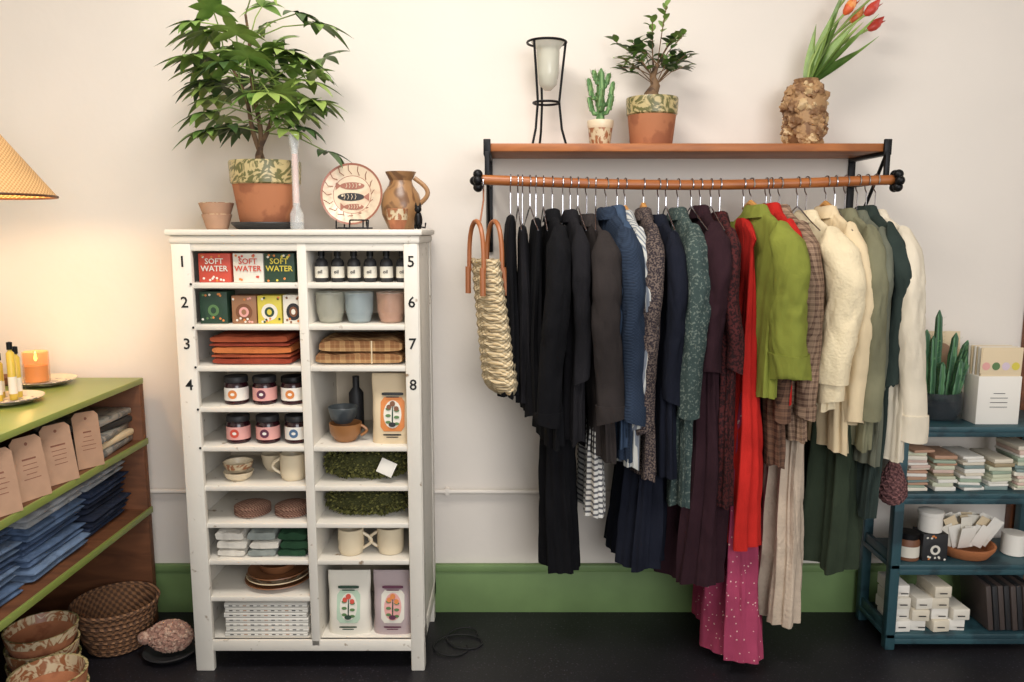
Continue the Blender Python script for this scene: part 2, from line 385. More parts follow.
CW=mk('cloth_white',(222,216,204),**CF); CGY=mk('cloth_grey',(150,156,150),**CF); CDG=mk('cloth_dkgreen',(44,74,52),**CF)
for x,m in((-.955,CW),(-.848,CGY),(-.745,CDG)):
    folded('folded_towel',x,-.3,z,.1,.2,[.026,.032,.032],[CW if m is CW else m,CW if m is CGY else m,m if m is not CW else CW])
mug(-.555,-.36,z,.044,.09,CREAM,1); mug(-.42,-.35,z,.046,.092,CREAM,-1)
z=SZ[8]
PLW=mk('plate_wood',(140,94,62),rough=.4)
def plate(name,x,y,z,r,m,ring=None,h=.018,rot=None):
    b=B(name); b.lathe([(r*.5,0),(r*.55,.002),(r*.7,.004),(r,h),(r*.99,h+.003),(r*.72,.008),(r*.65,.007),(r*.4,.007),(.001,.007)],(x,y,z),m,40,rot=rot,mats=[None,None,None,None,ring,None,ring,None] if ring else None); b.done()
for i,(r,m) in enumerate(((.115,PLW),(.11,KRAFTL),(.105,PLW))): plate('serving_plate',-.83,-.3,z+i*.0145,r,m,MARB2 if i==1 else None)
bowl('wooden_bowl',-.83,-.3,z+.0375,.07,.04,PLW)
STR=mk('book_spines',(228,224,214),(190,186,176),'hstripe',rough=.6,scale=650,thr=.5)
b=B('notebook_stack')
for k in range(7): b.box((-.845+R.uniform(-.003,.003),-.31,SZ[9]+.009+k*.0175),(.285,.2,.0165),STR,.002)
for k in range(7):
    for q in range(11): b.box((-.965+q*.024,-.4105,SZ[9]+.009+k*.0175),(.012,.001,.003),(CHAR,pc('gr',(130,126,118)),KRAFT)[q%3],0)
b.done()

# cabinet-top things
T=1.5035
def pot(name,x,y,z,rt,rb,h,m,rim=None,rimh=.3,saucer=None):
    b=B(name)
    if saucer:
        b.lathe([(rb*1.1,0),(rb*1.2,.002),(rb*1.4,.02),(rb*1.38,.024),(rb*1.25,.012),(.001,.01)],(x,y,z),saucer,32); z+=.0115; h-=.0115
    hr=h*(1-rimh)
    b.lathe([(rb,0),(rb*1.03,.003),(rb+(rt*.93-rb)*.95,hr)],(x,y,z),m,36,c1=False)
    b.lathe([(rt*.92,hr),(rt*.97,hr+.004),(rt,h*.97),(rt*.985,h),(rt*.93,h*.985),(rt*.9,h*.9)],(x,y,z),rim or m,36,c0=False,c1=False)
    b.lathe([(rt*.905,h*.9),(rt*.4,h*.93),(.001,h*.92)],(x,y,z),SOIL,24,c0=False)
    return b,z+h*.9
def palm(b,c,d,n,L,w,m):
    c=V(c); d=V(d).normalized(); s=d.cross(V((0,0,1))); 
    if s.length<.1: s=V((1,0,0))
    s.normalize(); u=s.cross(d).normalized()
    for i in range(n):
        a=(i-(n-1)/2)/(n)*2*pi*.82
        dd=d*(cos(a)*.9+.25)+s*sin(a)*1.0+u*.12
        b.leaf(c,dd,L*(1-.3*abs(a)/pi)*R.uniform(.88,1.08),w*R.uniform(.85,1.1),m,R.uniform(.25,.6),up=u+V((0,0,.4)),n=7,pw=.9)
b,zs=pot('potted_money_tree',-.83,-.25,T,.118,.085,.225,TERRA,MARB,.36,CHAR)
px,py=-.84,-.27
stems=[]
for k,(dx,dy,zz) in enumerate(((-.05,0,2.08),(.06,.0,2.0),(-.01,-.02,2.2))):
    pts=[V((px+.012*cos(9*t+k*2.1)*(1-t)+dx*2*t*t,py+.012*sin(9*t+k*2.1)*(1-t)+dy*t,zs-.01+(zz-zs)*t)) for t in [i/12 for i in range(13)]]
    b.tube(pts,[.010-.006*i/12 for i in range(13)],BARK,8); stems.append(pts)
clus=[]
for k in range(64):
    st=stems[k%3]; p=st[R.randint(5,12)]
    a=k*2.4; el=R.uniform(-.15,.8)
    d=V((cos(a),sin(a)*.5,el)).normalized()
    Lp=R.uniform(.07,.24)
    clus.append((p,d,Lp))
for ex,ez in ((-1.0,2.08),(-.99,1.98),(-.99,1.9),(-.93,1.86),(-.66,2.0),(-.63,1.94),(-.7,1.9),(-.68,2.07),(-.76,1.88),(-.98,2.15)):
    p=min((q for st in stems for q in st[3:]),key=lambda q:abs(q.z-(ez-.02)))
    e=V((ex,-.3,ez)); clus.append((p,(e-p).normalized(),(e-p).length))
for p,d,Lp in clus:
    q=p+d*Lp+V((0,0,-.02))
    q.y=max(-.42,min(-.17,q.y)); q.x=max(-1.0,min(-.64,q.x))
    b.tube([p,p.lerp(q,.5)+V((0,0,.018)),q],.0022,LEAFY,5)
    palm(b,q,V((d.x,d.y*.6-.12,-.2 if d.z<.5 else .35)),R.choice((5,6,7)),R.uniform(.085,.125),R.uniform(.03,.042),LEAF if R.random()<.55 else(LEAFY if R.random()<.6 else LEAFD))
b.done()
b=B('small_bowl_stack')
b.lathe([(.034,0),(.036,.003),(.05,.05),(.045,.052),(.03,.01),(.001,.008)],(-1.005,-.24,T),KRAFT,28,mats=[None,None,MARB2,None,None])
b.lathe([(.04,.045),(.044,.047),(.058,.088),(.054,.09),(.038,.055),(.001,.053)],(-1.005,-.24,T),KRAFT,28,mats=[None,None,MARB2,None,None]); b.done()
b=B('tall_taper_bottle'); b.lathe([(.02,0),(.022,.003),(.022,.05),(.012,.07),(.012,.26),(.016,.265),(.018,.3),(.0165,.3),(.01,.26),(.01,.08),(.001,.06)],(-.700,-.36,T),GLASS,22); b.lathe([(.009,.085),(.009,.24),(.001,.241)],(-.700,-.36,T),pc('pinkwax',(232,180,160)),14); b.done()
b=B('fish_plate_on_stand'); PX,PY=-.545,-.23; PZ=T+.118; r=.106
PLC=mk('plate_cream',(218,200,174),(204,176,150),'speck',rough=.35,amt=.08,scale=10); PLR=mk('plate_red',(158,104,86),rough=.4)
b.lathe([(.001,-.012),(r*.6,-.012),(r,.008),(r*.995,.011),(r*.93,.008),(r*.88,.006),(r*.82,.0035),(r*.62,-.004),(r*.60,-.0045),(.001,-.005)],(PX,PY,PZ),PLC,48,rot=(80,0,0),mats=[None,None,None,PLR,None,None,None,PLR,None])
def onpl(u,w,o=.0075):
    M=Matrix.Translation((PX,PY,PZ))@Euler((math.radians(80),0,0)).to_matrix().to_4x4(); return M@V((u,w,-.005+o*.25))
for fx,fz,fl,sg in((0,.03,.042,1),(-.004,-.008,.046,-1),(.006,-.042,.034,1)):
    vs=[onpl(fx+fl*cos(a),fz+fl*.3*sin(a)) for a in [2*pi*i/20 for i in range(20)]]
    b.add(vs,[list(range(20))],PLR if sg>0 else CHAR,False)
    b.add([onpl(fx-sg*fl*.9,fz),onpl(fx-sg*fl*1.35,fz+.014),onpl(fx-sg*fl*1.35,fz-.014)],[[0,1,2]],PLR,False)
    b.add([onpl(fx+sg*fl*.62+.004*cos(a),fz+.004+.004*sin(a),.016) for a in [2*pi*i/10 for i in range(10)]],[list(range(10))],PLC,False)
    for q in range(4): b.tube([onpl(fx-fl*.5+q*fl*.27,fz+fl*.2,.02),onpl(fx-fl*.42+q*fl*.27,fz,.02),onpl(fx-fl*.5+q*fl*.27,fz-fl*.2,.02)],.0011,PLC,4)
for k in range(16):
    a=2*pi*k/16; b.tube([onpl(r*.64*cos(a),r*.64*sin(a),.05),onpl(r*.74*cos(a+.1),r*.74*sin(a+.1),.12),onpl(r*.82*cos(a),r*.82*sin(a),.28)],.0016,PLR,4)
for s_ in(-1,1):
    b.tube([(PX+s_*.045,PY-.05,T+.03),(PX+s_*.045,PY-.055,T+.004),(PX+s_*.04,PY+.05,T+.004),(PX+s_*.03,PY+.03,T+.12)],.0028,BLK,6)
b.tube([(PX-.045,PY-.03,T+.005),(PX+.045,PY-.03,T+.005)],.0028,BLK,6); b.done()
JUG=mk('jug_glaze',(160,120,80),(116,82,54),'marble',rough=.35,scale=9,dist=2,thr=.55)
b=B('ceramic_jug'); JX,JY=-.382,-.2
b.lathe([(.04,0),(.045,.003),(.066,.05),(.07,.085),(.062,.12),(.042,.15),(.038,.165),(.05,.188),(.053,.195),(.048,.195),(.034,.165),(.05,.12),(.001,.02)],(JX,JY,T),JUG,36)
b.tube([(JX+.046+.046*sin(pi*k/12),JY,T+.075+.1*k/12) for k in range(13)],.008,JUG,8); b.done()
b=B('painted_cup'); b.lathe([(.02,0),(.023,.003),(.032,.03),(.035,.065),(.032,.066),(.026,.03),(.001,.01)],(-.372,-.37,T),TERRA,24,mats=[None,None,MARB2,None,None,None]); b.done()
b=B('black_cat_figurine'); gx,gy=-.312,-.3
b.ell((gx,gy,T+.03),(.014,.016,.03),BLK); b.ell((gx,gy-.006,T+.066),(.012,.012,.012),BLK)
for s_ in(-1,1): b.lathe([(.005,0),(.001,.014)],(gx+s_*.007,gy-.004,T+.074),BLK,8); b.ell((gx+s_*.008,gy-.016,T+.01),(.005,.008,.009),BLK,8,6)
b.tube([(gx,gy+.014,T+.008),(gx+.02,gy+.02,T+.006),(gx+.024,gy+.0,T+.02)],.003,BLK,6); b.done()
b=B('wire_easel')
for s_ in(-1,1): b.tube([(-.53+s_*.035+.03,-.39,T+.003),(-.53+s_*.03+.03,-.36,T+.003),(-.5+s_*.03,-.35,T+.03)],.0028,BLK,6)
b.tube([(-.545,-.385,T+.004),(-.45,-.385,T+.004)],.0028,BLK,6); b.tube([(-.53,-.35,T+.03),(-.47,-.35,T+.03)],.0028,BLK,6); b.done()

# ------------------------------------------------------------- rack
SH=1.787
b=B('wall_coat_rack'); 
b.bx(-.083,1.247,-.27,-.004,1.76,SH,WOODS,.004)
for x in(-.083,1.247):
    s_=1 if x>0 else -1
    b.bx(x-.012,x+.012,-.278,-.002,1.748,1.76,BLK,.002); b.bx(x-.012,x+.012,-.282,-.27,1.748,1.80,BLK,.002)
    b.bx(x-.012,x+.012,-.012,0,1.42,1.80,BLK,.002)
    b.tube([(x,-.008,1.45),(x,-.15,1.6),(x,-.268,1.75)],.006,BLK,8)
    b.bx(x-.008,x+.008,-.29,-.01,1.655,1.672,BLK,.002)
    b.bx(x-.008,x+.008,-.285,-.27,1.65,1.76,BLK,.002)
    ex=x+s_*.03
    for k in range(6):
        a=k*pi/3; b.ell((ex,-.29+.024*cos(a),1.663+.024*sin(a)),(.016,.016,.016),BLK,10,8)
    b.ell((ex+s_*.01,-.29,1.663),(.018,.016,.016),BLK,10,8)
ROD=[(-.115+1.395*t,-.28,1.668-.018*sin(pi*t)) for t in [i/20 for i in range(21)]]
b.tube(ROD,.0165,WOODR,16); b.done()
def rodz(x): 
    t=(x+.115)/1.395; return 1.668-.018*sin(pi*max(0,min(1,t)))
def hanger(x,ang,zt,wood=False,w=.19,clip=False):
    b=B('coat_hanger'); a=math.radians(ang); ux,uy=sin(a),-cos(a); rz=rodz(x); y=-.28
    def P(u,z,v=0): return (x+ux*u+cos(a)*v,y+uy*u+sin(a)*v,z)
    pts=[P(.0205*cos(t),rz+.0205*sin(t)) for t in [math.radians(-40+ q*22) for q in range(11)]]
    pts+=[P(-.012,rz-.028),P(0,rz-.04),P(0,zt+.004)]
    b.tube(pts,.0021,STEEL,6)
    m=WOODH if wood else STEEL; r=.0075 if wood else .0022
    b.tube([P(-w,zt-.075),P(-w*.6,zt-.045),P(-.03,zt-.006),P(0,zt+.004),P(.03,zt-.006),P(w*.6,zt-.045),P(w,zt-.075)],[r,r,r*1.1,r*1.3,r*1.1,r,r],m,8)
    if wood: b.tube([P(-.045,zt+.004),P(0,zt+.022),P(.045,zt+.004)],[.008,.011,.008],m,8)
    b.done()

def lerp(t,tab):
    for (a,va),(c_,vc) in zip(tab,tab[1:]):
        if t<=c_: 
            q=(t-a)/(c_-a) if c_>a else 0; return va+(vc-va)*q
    return tab[-1][1]
def ridge(p): return (1-abs(noise.noise(p))*2.2)
def garment(name,x,hem,mat,ang=0,zt=1.565,hw=.205,hwh=.215,th=.024,thh=.036,fold=.45,n=9,sleeve=.5,sr=.045,kind='top',wood=False,collar=True,cuff=None,sdv=None,flare=1.0,hang=True,y=-.28,xoff=None,lap=None,buttons=None,rib=False):
    sd=R.uniform(0,100); ang=ang+R.uniform(-3,3); a=math.radians(ang); ux,uy=sin(a),-cos(a)
    zt+=R.uniform(-.014,.006)
    if xoff is None: xoff=R.uniform(-.018,.018)
    if sdv is None: sdv=R.uniform(-.025,.03)
    b=B(name); N=96
    if hang: hanger(x,ang,zt,wood,w=.165 if kind=='top' else .12)
    def P(u,v,z,s=0): return V((x+xoff*s+ux*u+cos(a)*v,y+uy*u+sin(a)*v,z))
    H=zt-hem
    if kind=='top':
        hs=[0,.01,.025,.045,.07,.095,.125]; 
        hwt=[(0,.05),(.01,.07),(.025,.105),(.045,.145),(.07,.18),(.095,hw*.97),(.125,hw)]
        tvt=[(0,.014),(.025,.02),(.07,th*.85),(.125,th)]
    else:
        hs=[0,.006,.03]; hwt=[(0,.1),(.006,hw),(.03,hw)]; tvt=[(0,.006),(.006,.012),(.03,th*.7)]
    h=hs[-1]+.024
    while h<H: hs.append(h); h+=.022
    hs.append(H)
    h1=hwt[-1][0]; rings=[]
    for h in hs:
        if h<=h1: W=lerp(h,hwt); Tn=lerp(h,tvt)
        else:
            q=(h-h1)/(H-h1); W=hwt[-1][1]+(hwh-hwt[-1][1])*q; Tn=tvt[-1][1]+(thh-tvt[-1][1])*q**.8
        s=min(1,max(0,(h-.05)/.35)); z=zt-h; ring=[]
        du=.018*noise.noise(V((sd,z*2.2,0)))*s; dv=.018*noise.noise(V((sd+9,z*2.0,0)))*s
        for i in range(N):
            t=2*pi*i/N; cu,sv=cos(t),sin(t)
            ph=1.6*noise.noise(V((sd,cu,z*1.3)))
            fo=sin(n*t+sd+ph); fo=fo*abs(fo)**-.25 if abs(fo)>1e-4 else 0
            fo+=.5*sin(n*2.3*t+sd*2+2*noise.noise(V((z*2,sd,cu))))
            wr=(noise.noise(V((cu*3+sd,sv*3,z*5)))*.006-.004*max(0,ridge(V((cu*2+sd,sv*2+z*3,z*5))))**3)*(.4+.6*s)
            uu=(W+fo*fold*s*.012+wr)*abs(cu)**.85*(1 if cu>0 else -1)
            vv=(Tn*(1+fold*s*fo*.55)+wr)*abs(sv)**.8*(1 if sv>0 else -1)
            zz=z
            if h>H-.05: zz+=.016*noise.noise(V((cu*1.7+sd,sv*1.7,5)))*(h-H+.05)/.05
            ring.append(P(uu+du,vv+dv,zz,h/H))
        rings.append(ring)
    cen=sum((p for p in rings[-1]),V((0,0,0)))/N
    rings.append([cen+(p-cen)*.93+V((0,0,.014)) for p in rings[-1]])
    b.loft(rings,mat)
    if collar and kind=='top':
        cr=[]
        for (ru,rv,zz) in((.052,.018,-.014),(.05,.018,.006),(.046,.016,.012),(.056,.024,.008),(.078,.030,-.018),(.086,.032,-.03),(.078,.026,-.028)):
            cr.append([P(ru*cos(t),rv*sin(t),zt+zz+.004*abs(cos(t))) for t in [2*pi*i/28 for i in range(28)]])
        b.loft(cr,lap or mat,False,False)
    if sleeve:
        for side in(1,-1):
            rs=[]; Ls=sleeve*R.uniform(.95,1.03); K=34; kink=R.uniform(.38,.5); bd=R.uniform(-.024,.024); fl=R.uniform(-.15,.3)
            for k in range(K+1):
                q=k/K; hh=.05+q*Ls
                e=max(0,1-abs(q-kink)/.45); e=e*e*(3-2*e)
                uc=side*(.170+.045*min(1,q*3.5)-.012*q+.010*noise.noise(V((sd,q*2,side)))+.014*e)
                vc=(sdv*q if side>0 else 0)+bd*e+.012*noise.noise(V((sd+4,q*2,side)))*q
                g=min(1,.3+q*9)
                ru=sr*(1.08-.3*q)*g*flare**q*(1-fl*q); rv=sr*(.84-.12*q)*min(1,.4+q*6)*flare**q*(1+fl*q*.6)
                ring=[]
                for i in range(36):
                    t=2*pi*i/36
                    f=1+.06*sin(3*t+sd+q*2)+.12*noise.noise(V((cos(t)*1.3+sd,sin(t)*1.3,q*3.5+side*5)))
                    f-=.11*max(0,ridge(V((cos(t)*1.2+sd+q*3,sin(t)*1.2,q*7+side*7))))**4*(.35+e)
                    f+=.022*sin(q*55*sleeve+2.5*t+sd)*(.15+e)
                    ring.append(P(uc+ru*cos(t)*f,vc+rv*sin(t)*f,zt-hh+.012*cos(t)*side*-1*(1-q)+(.012*cos(t+sd) if k==K else 0),hh/H))
                rs.append(ring)
            if cuff:
                cl=cuff; k0=max(1,int(K*(1-cl/Ls)))
                b.loft(rs[:k0+1],mat,True,False)
                cc=[]
                for k in range(k0,K+1):
                    cm=sum(rs[k],V((0,0,0)))/36; cc.append([cm+(p-cm)*(1.1 if not rib else .8) for p in rs[k]])
                cm=sum(cc[0],V((0,0,0)))/36; cc=[[cm+(p-cm)*(.9 if not rib else 1.2) for p in cc[0]]]+cc
                cm=sum(cc[-1],V((0,0,0)))/36; cc.append([cm+(p-cm)*.86+V((0,0,.01)) for p in cc[-1]])
                b.loft(cc,lap or mat,False,True)
            else:
                cm=sum(rs[-1],V((0,0,0)))/36
                rs.append([cm+(p-cm)*.85+V((0,0,.012)) for p in rs[-1]])
                b.loft(rs,mat)
    if buttons:
        for k in range(6):
            zz=zt-.1-k*.09
            if zz>hem+.05:
                p=P(.02,-th-.012,zz); b.ell(p,(.003,.006,.006),buttons,8,6)
    return b.done(70)
FB=dict(rough=.95,amt=.25,bump=.3,bscale=260,var=7,crum=.45)
BK=mk('fab_black',(17,17,20),**FB); BK2=mk('fab_black2',(28,27,30),**FB); NAVY=mk('fab_navy',(24,27,38),**FB); CHB=mk('fab_charbrown',(48,43,42),**FB)
DEN=mk('fab_denim',(46,58,76),(38,48,64),'weave',scale=500,**FB); DENL=mk('fab_denim_lt',(60,76,98),**FB)
STS=mk('fab_stripeshirt',(190,190,184),(118,124,134),'stripe',scale=420,thr=.3,**FB)
STB=mk('fab_stripetee',(210,208,202),(96,96,100),'hstripe',scale=330,thr=.3,**FB)
TWD=mk('fab_tweed',(110,96,88),(50,44,48),'speck',scale=190,thr=.44,**FB)
FLG=mk('fab_floralgreen',(60,74,72),(108,118,110),'speck',scale=130,thr=.54,**FB)
PLUM=mk('fab_plum',(46,27,33),**FB); PLUM2=mk('fab_redprint',(80,38,38),(42,26,28),'speck',scale=120,thr=.46,**FB)
GJ=mk('fab_green',(128,134,58),**FB); REDF=mk('fab_red',(184,40,34),**FB); PKF=mk('fab_pinkfloral',(158,64,92),(216,180,172),'floral',scale=60,thr=.28,**FB)
PLD=mk('fab_plaid',(156,130,108),(88,66,56),'plaid',scale=330,thr=.4,**FB); BEI=mk('fab_beige',(196,178,158),**{**FB,'bump':.8,'bscale':90})
PLD2=mk('fab_plaid_dark',(110,82,66),(58,42,36),'plaid',scale=260,thr=.4,**FB)
CRM=mk('fab_cream',(226,210,176),**{**FB,'bump':.7,'bscale':110,'amt':.1,'crum':.3}); CRM2=mk('fab_cream2',(218,198,162),**{**FB,'amt':.12,'crum':.3}); DGN=mk('fab_darkgreen',(48,57,44),**FB)
OLV=mk('fab_olive',(120,118,94),**FB); OLG=mk('fab_olivegrey',(104,106,92),**FB); LIN=mk('fab_linen',(216,205,184),**{**FB,'amt':.1,'crum':.35}); BLG=mk('fab_bluegreen',(48,58,54),**FB)
g=garment
g('black_trousers',-.005,.95,BK,kind='pants',hw=.13,hwh=.12,th=.026,thh=.032,zt=1.55,sleeve=0)
g('black_trousers',.035,.93,BK2,kind='pants',hw=.13,hwh=.13,th=.024,thh=.034,zt=1.53,sleeve=0)
g('black_skirt',.08,.89,BK,kind='pants',hw=.13,hwh=.15,th=.024,thh=.04,zt=1.54,sleeve=0)
g('black_blazer',.135,.80,BK,ang=8,sleeve=.64,sr=.05,cuff=.03,xoff=-.02)
g('long_black_trousers',.17,.33,BK,kind='pants',hw=.12,hwh=.12,th=.03,thh=.062,sleeve=0,hang=True,zt=1.53,n=7)
g('navy_shirt',.195,.82,BK2,ang=4,sleeve=.5,sr=.034,zt=1.55)
g('charcoal_jacket',.25,.76,CHB,ang=14,sleeve=.60,sr=.055,cuff=.05,zt=1.55,buttons=STEEL,xoff=.015,y=-.3)
g('striped_tee',.29,.55,STB,kind='pants',hw=.14,hwh=.16,th=.02,thh=.038,sleeve=0,hang=False,zt=1.2)
g('denim_jacket',.315,.76,DEN,ang=12,sleeve=.62,sr=.052,cuff=.05,lap=DEN,buttons=STEEL,zt=1.57,xoff=.02,y=-.29)
g('denim_shirt',.352,.80,DENL,ang=2,sleeve=.5,sr=.03,th=.018,thh=.026)
g('striped_shirt',.378,.74,STS,ang=8,sleeve=.62,sr=.038,cuff=.05,wood=True)
g('tweed_jacket',.44,.70,TWD,ang=2,sleeve=.66,sr=.040,wood=True,xoff=-.01)
g('navy_wide_trousers',.465,.37,NAVY,kind='pants',hw=.12,hwh=.17,th=.03,thh=.078,zt=1.5,sleeve=0,hang=False,n=9,fold=.6)
g('navy_coat',.49,.70,NAVY,ang=8,sleeve=.56,sr=.040,zt=1.55)
g('floral_blouse',.555,.60,FLG,ang=6,sleeve=.62,sr=.052,hwh=.2,fold=.6)
g('plum_dress',.63,.33,PLUM,ang=4,sleeve=.46,sr=.05,thh=.092,hwh=.21,n=9,fold=.6)
g('red_print_blouse',.695,.60,PLUM2,ang=2,sleeve=.46,sr=.036,zt=1.555)
g('pink_floral_skirt',.775,.05,PKF,kind='pants',hw=.13,hwh=.2,th=.03,thh=.082,zt=1.3,sleeve=0,hang=False,n=7,fold=.65,xoff=0)
g('red_dress',.775,.46,REDF,ang=0,kind='top',sleeve=0,hw=.15,hwh=.22,th=.014,thh=.062,zt=1.55,collar=False,n=7,fold=.6,xoff=0)
g('red_cardigan',.865,.95,REDF,ang=4,sleeve=.3,sr=.034,hw=.17,zt=1.58,th=.02,thh=.02,xoff=0)
g('green_jacket',.80,.97,GJ,ang=12,sleeve=.5,sr=.058,cuff=.085,sdv=.04,flare=1.32,wood=True,hw=.19,hwh=.18,y=-.335,xoff=-.01,zt=1.575,th=.024,thh=.036)
g('plaid_blazer',.895,.82,PLD,ang=8,sleeve=.62,sr=.046,cuff=.03,lap=PLD,xoff=.01,buttons=BRN)
g('beige_knit_skirt',.93,.17,BEI,kind='pants',hw=.13,hwh=.17,th=.03,thh=.062,zt=1.3,sleeve=0,hang=False,n=9,fold=.6,xoff=0)
g('brown_plaid_jacket',.85,.74,PLD2,ang=3,sleeve=.6,sr=.036,wood=True,hw=.18,zt=1.54,thh=.03)
g('cream_sweater',.985,.93,CRM,ang=9,sleeve=.56,sr=.068,cuff=.05,rib=True,zt=1.565,hw=.21,th=.03,thh=.045)
g('dark_green_trousers',1.1,.37,DGN,kind='pants',hw=.13,hwh=.18,th=.03,thh=.088,zt=1.4,sleeve=0,hang=False,n=6,fold=.6,xoff=0)
g('cream_shirt',1.05,.78,CRM2,ang=5,sleeve=.64,sr=.044,wood=True)
g('olive_shirt',1.115,.80,OLV,ang=4,sleeve=.6,sr=.046)
g('grey_green_jacket',1.155,.74,OLG,ang=2,sleeve=.5,sr=.036)
g('dark_green_dress',1.185,.56,BLG,ang=0,sleeve=.5,sr=.034,thh=.04,hw=.18,hwh=.18)
g('linen_shirt',1.215,.76,LIN,ang=9,sleeve=.68,sr=.05,cuff=.06,flare=1.2,sdv=.03)
for x in(.02,.06,.105,.22,.28,.515,.6,.665,.955,1.08): hanger(x,R.uniform(-8,8),1.575)

# straw bag
STRAW=mk('straw_weave',(222,204,168),(190,166,126),'weave',rough=.85,scale=330,bump=1.0,amt=.1); LEA=mk('tan_leather',(160,96,54),rough=.45)
b=B('straw_tote_bag'); rings=[]
for k in range(60):
    q=k/59; z=1.405-q*.45; x=-.088+.055*q; wu=.10*(.92+.16*sin(pi*q*.6)); wv=(.034+.014*q)*(1 if q<.93 else 1-(q-.93)*8)
    wu*=(1 if q<.95 else .9); rg=.003*sin(k*1.57)
    rings.append([V((x+(wv+rg)*cos(t),-.34+(wu+rg)*sin(t)*1.0,z+.004*sin(8*t))) for t in [2*pi*i/40 for i in range(40)]])
b.loft(rings,STRAW)
for s_ in(-1,1):
    pts=[(-.088+s_*.032, -.34-.065*cos(pi*k/16), 1.365+.165*(sin(pi*k/16))**.6 ) for k in range(17)]
    b.tube(pts,.008,LEA,8)
    for e in(-1,1): b.tube([(-.088+s_*.036,-.34+e*.065,1.38),(-.082+s_*.042,-.34+e*.067,1.29)],.010,LEA,8)
b.turn((-.088,-.34),24)
b.tube([(-.105,-.31,1.53),(-.095,-.29,1.60),(-.095,-.28,1.635)],.003,LEA,6)
b.tube([(-.095,-.28+.022*cos(t),1.655+.022*sin(t)) for t in [2*pi*i/12 for i in range(13)]],.002,STEEL,6)
b.done()

# ------------------------------------------------------------- on the rack shelf
sy=-.14
b=B('wire_stand_with_glass'); x=.119
for k in range(3):
    a=pi/2+k*2*pi/3+.3; ca,sa=cos(a),sin(a)
    b.tube([(x+ca*.066,sy+sa*.066,SH+.35),(x+ca*.055,sy+sa*.055,SH+.25),(x+ca*.045,sy+sa*.045,SH+.15),(x+ca*.055,sy+sa*.055,SH+.06),(x+ca*.072,sy+sa*.072,SH+.003)],.0042,BLK,8)
for r_,zz in((.067,.35),(.045,.15)): b.tube([(x+r_*cos(t),sy+r_*sin(t),SH+zz) for t in [2*pi*i/28 for i in range(29)]],.0042,BLK,8)
b.lathe([(.001,.19),(.012,.192),(.03,.21),(.038,.25),(.04,.33),(.056,.352),(.058,.352),(.038,.325),(.034,.25),(.001,.2)],(x+.005,sy,SH),mk('milky_glass',(222,220,204),rough=.15,alpha=.6),28); b.done()
CACT=mk('cactus_green',(84,124,72),(120,156,96),'stripe',scale=500,thr=.4,rough=.6)
b,zs=pot('potted_cactus',.307,sy,SH,.046,.034,.09,MARB2,CREAM,.3); 
def cactus(b,x,y,z,h,r,m,lean=(0,0),ribs=6):
    rs=[]
    for k in range(13):
        q=k/12; rr=r*(1 if q<.75 else math.sqrt(max(.02,1-((q-.75)/.25)**2)))*(.9+.1*sin(q*22))
        rs.append([V((x+lean[0]*q+rr*(1+.22*cos(ribs*t))*cos(t),y+lean[1]*q+rr*(1+.22*cos(ribs*t))*sin(t),z+h*q)) for t in [2*pi*i/30 for i in range(30)]])
    b.loft(rs,m)
    for k in range(2,12):
        for i in range(ribs):
            t=2*pi*i/ribs; q=k/12; p=V((x+lean[0]*q+r*1.15*cos(t),y+lean[1]*q+r*1.15*sin(t),z+h*q)); b.leaf(p,V((cos(t),sin(t),.5)),r*.9,.0024,LEAFY,0,n=1)
cactus(b,.307,sy,zs-.005,.19,.013,CACT)
for a,h,zz,o in((0,.07,.06,.03),(3.2,.06,.08,.032),(1.8,.05,.05,.028),(4.6,.06,.04,.028),(.5,.04,.12,.022),(3.6,.035,.13,.02),(2.8,.05,.03,.03),(5.8,.05,.03,.03)):
    b.tube([(.307,sy,zs+zz),(.307+o*cos(a)*.8,sy+o*sin(a)*.8,zs+zz+.005),(.307+o*cos(a),sy+o*sin(a),zs+zz+.02)],.008,CACT,8)
    cactus(b,.307+o*cos(a),sy+o*sin(a),zs+zz+.012,h,.009,CACT,(.012*cos(a),.012*sin(a)),5)
b.done()
b,zs=pot('potted_ficus_bonsai',.485,sy,SH,.09,.07,.165,TERRA,MARB,.36)
tr=[(.485,sy,zs-.01),(.48,sy,zs+.03),(.495,sy,zs+.06),(.485,sy,zs+.09),(.5,sy,zs+.13)]
b.tube(tr,[.03,.024,.017,.012,.007],BARK,12)
for k in range(5): a=k*1.26; b.tube([(.485,sy,zs+.04),(.485+.025*cos(a),sy+.025*sin(a),zs+.02),(.485+.04*cos(a),sy+.04*sin(a),zs-.008)],[.009,.008,.004],BARK,8)
for k in range(24):
    a=k*2.4; q=R.choice(tr[2:]); el=R.uniform(.1,1.4); d=V((cos(a),sin(a)*.5,el)).normalized(); L_=R.uniform(.1,.21)
    e=V(q)+d*L_
    e.x=max(.35,min(.61,e.x)); e.y=min(-.07,e.y)
    mid=(V(q)+e)/2+V((0,0,.012)); b.tube([q,mid,e],.0018,BARK,5)
    for j in range(7):
        p=mid.lerp(e,j/6); aa=R.uniform(0,6.28); b.leaf(p,d*.6+V((cos(aa),sin(aa)*.7-.2,R.uniform(-.2,.5))),R.uniform(.035,.055),.024,R.choice((LEAF,LEAFD,LEAF)),.3,n=4)
b.done()
ROCK=mk('rock_brown',(172,134,92),(130,94,62),'speck',rough=.6,scale=30,thr=.48,bump=.4); ROCK2=mk('rock_tan',(204,174,130),rough=.5)
b=B('pebble_vase_with_tulips'); x=1.015
prof=[(.045,0),(.06,.02),(.07,.06),(.066,.1),(.072,.14),(.06,.19),(.036,.215),(.042,.228),(.034,.228),(.03,.2),(.001,.15)]
b.lathe(prof,(x,sy,SH),ROCK,30)
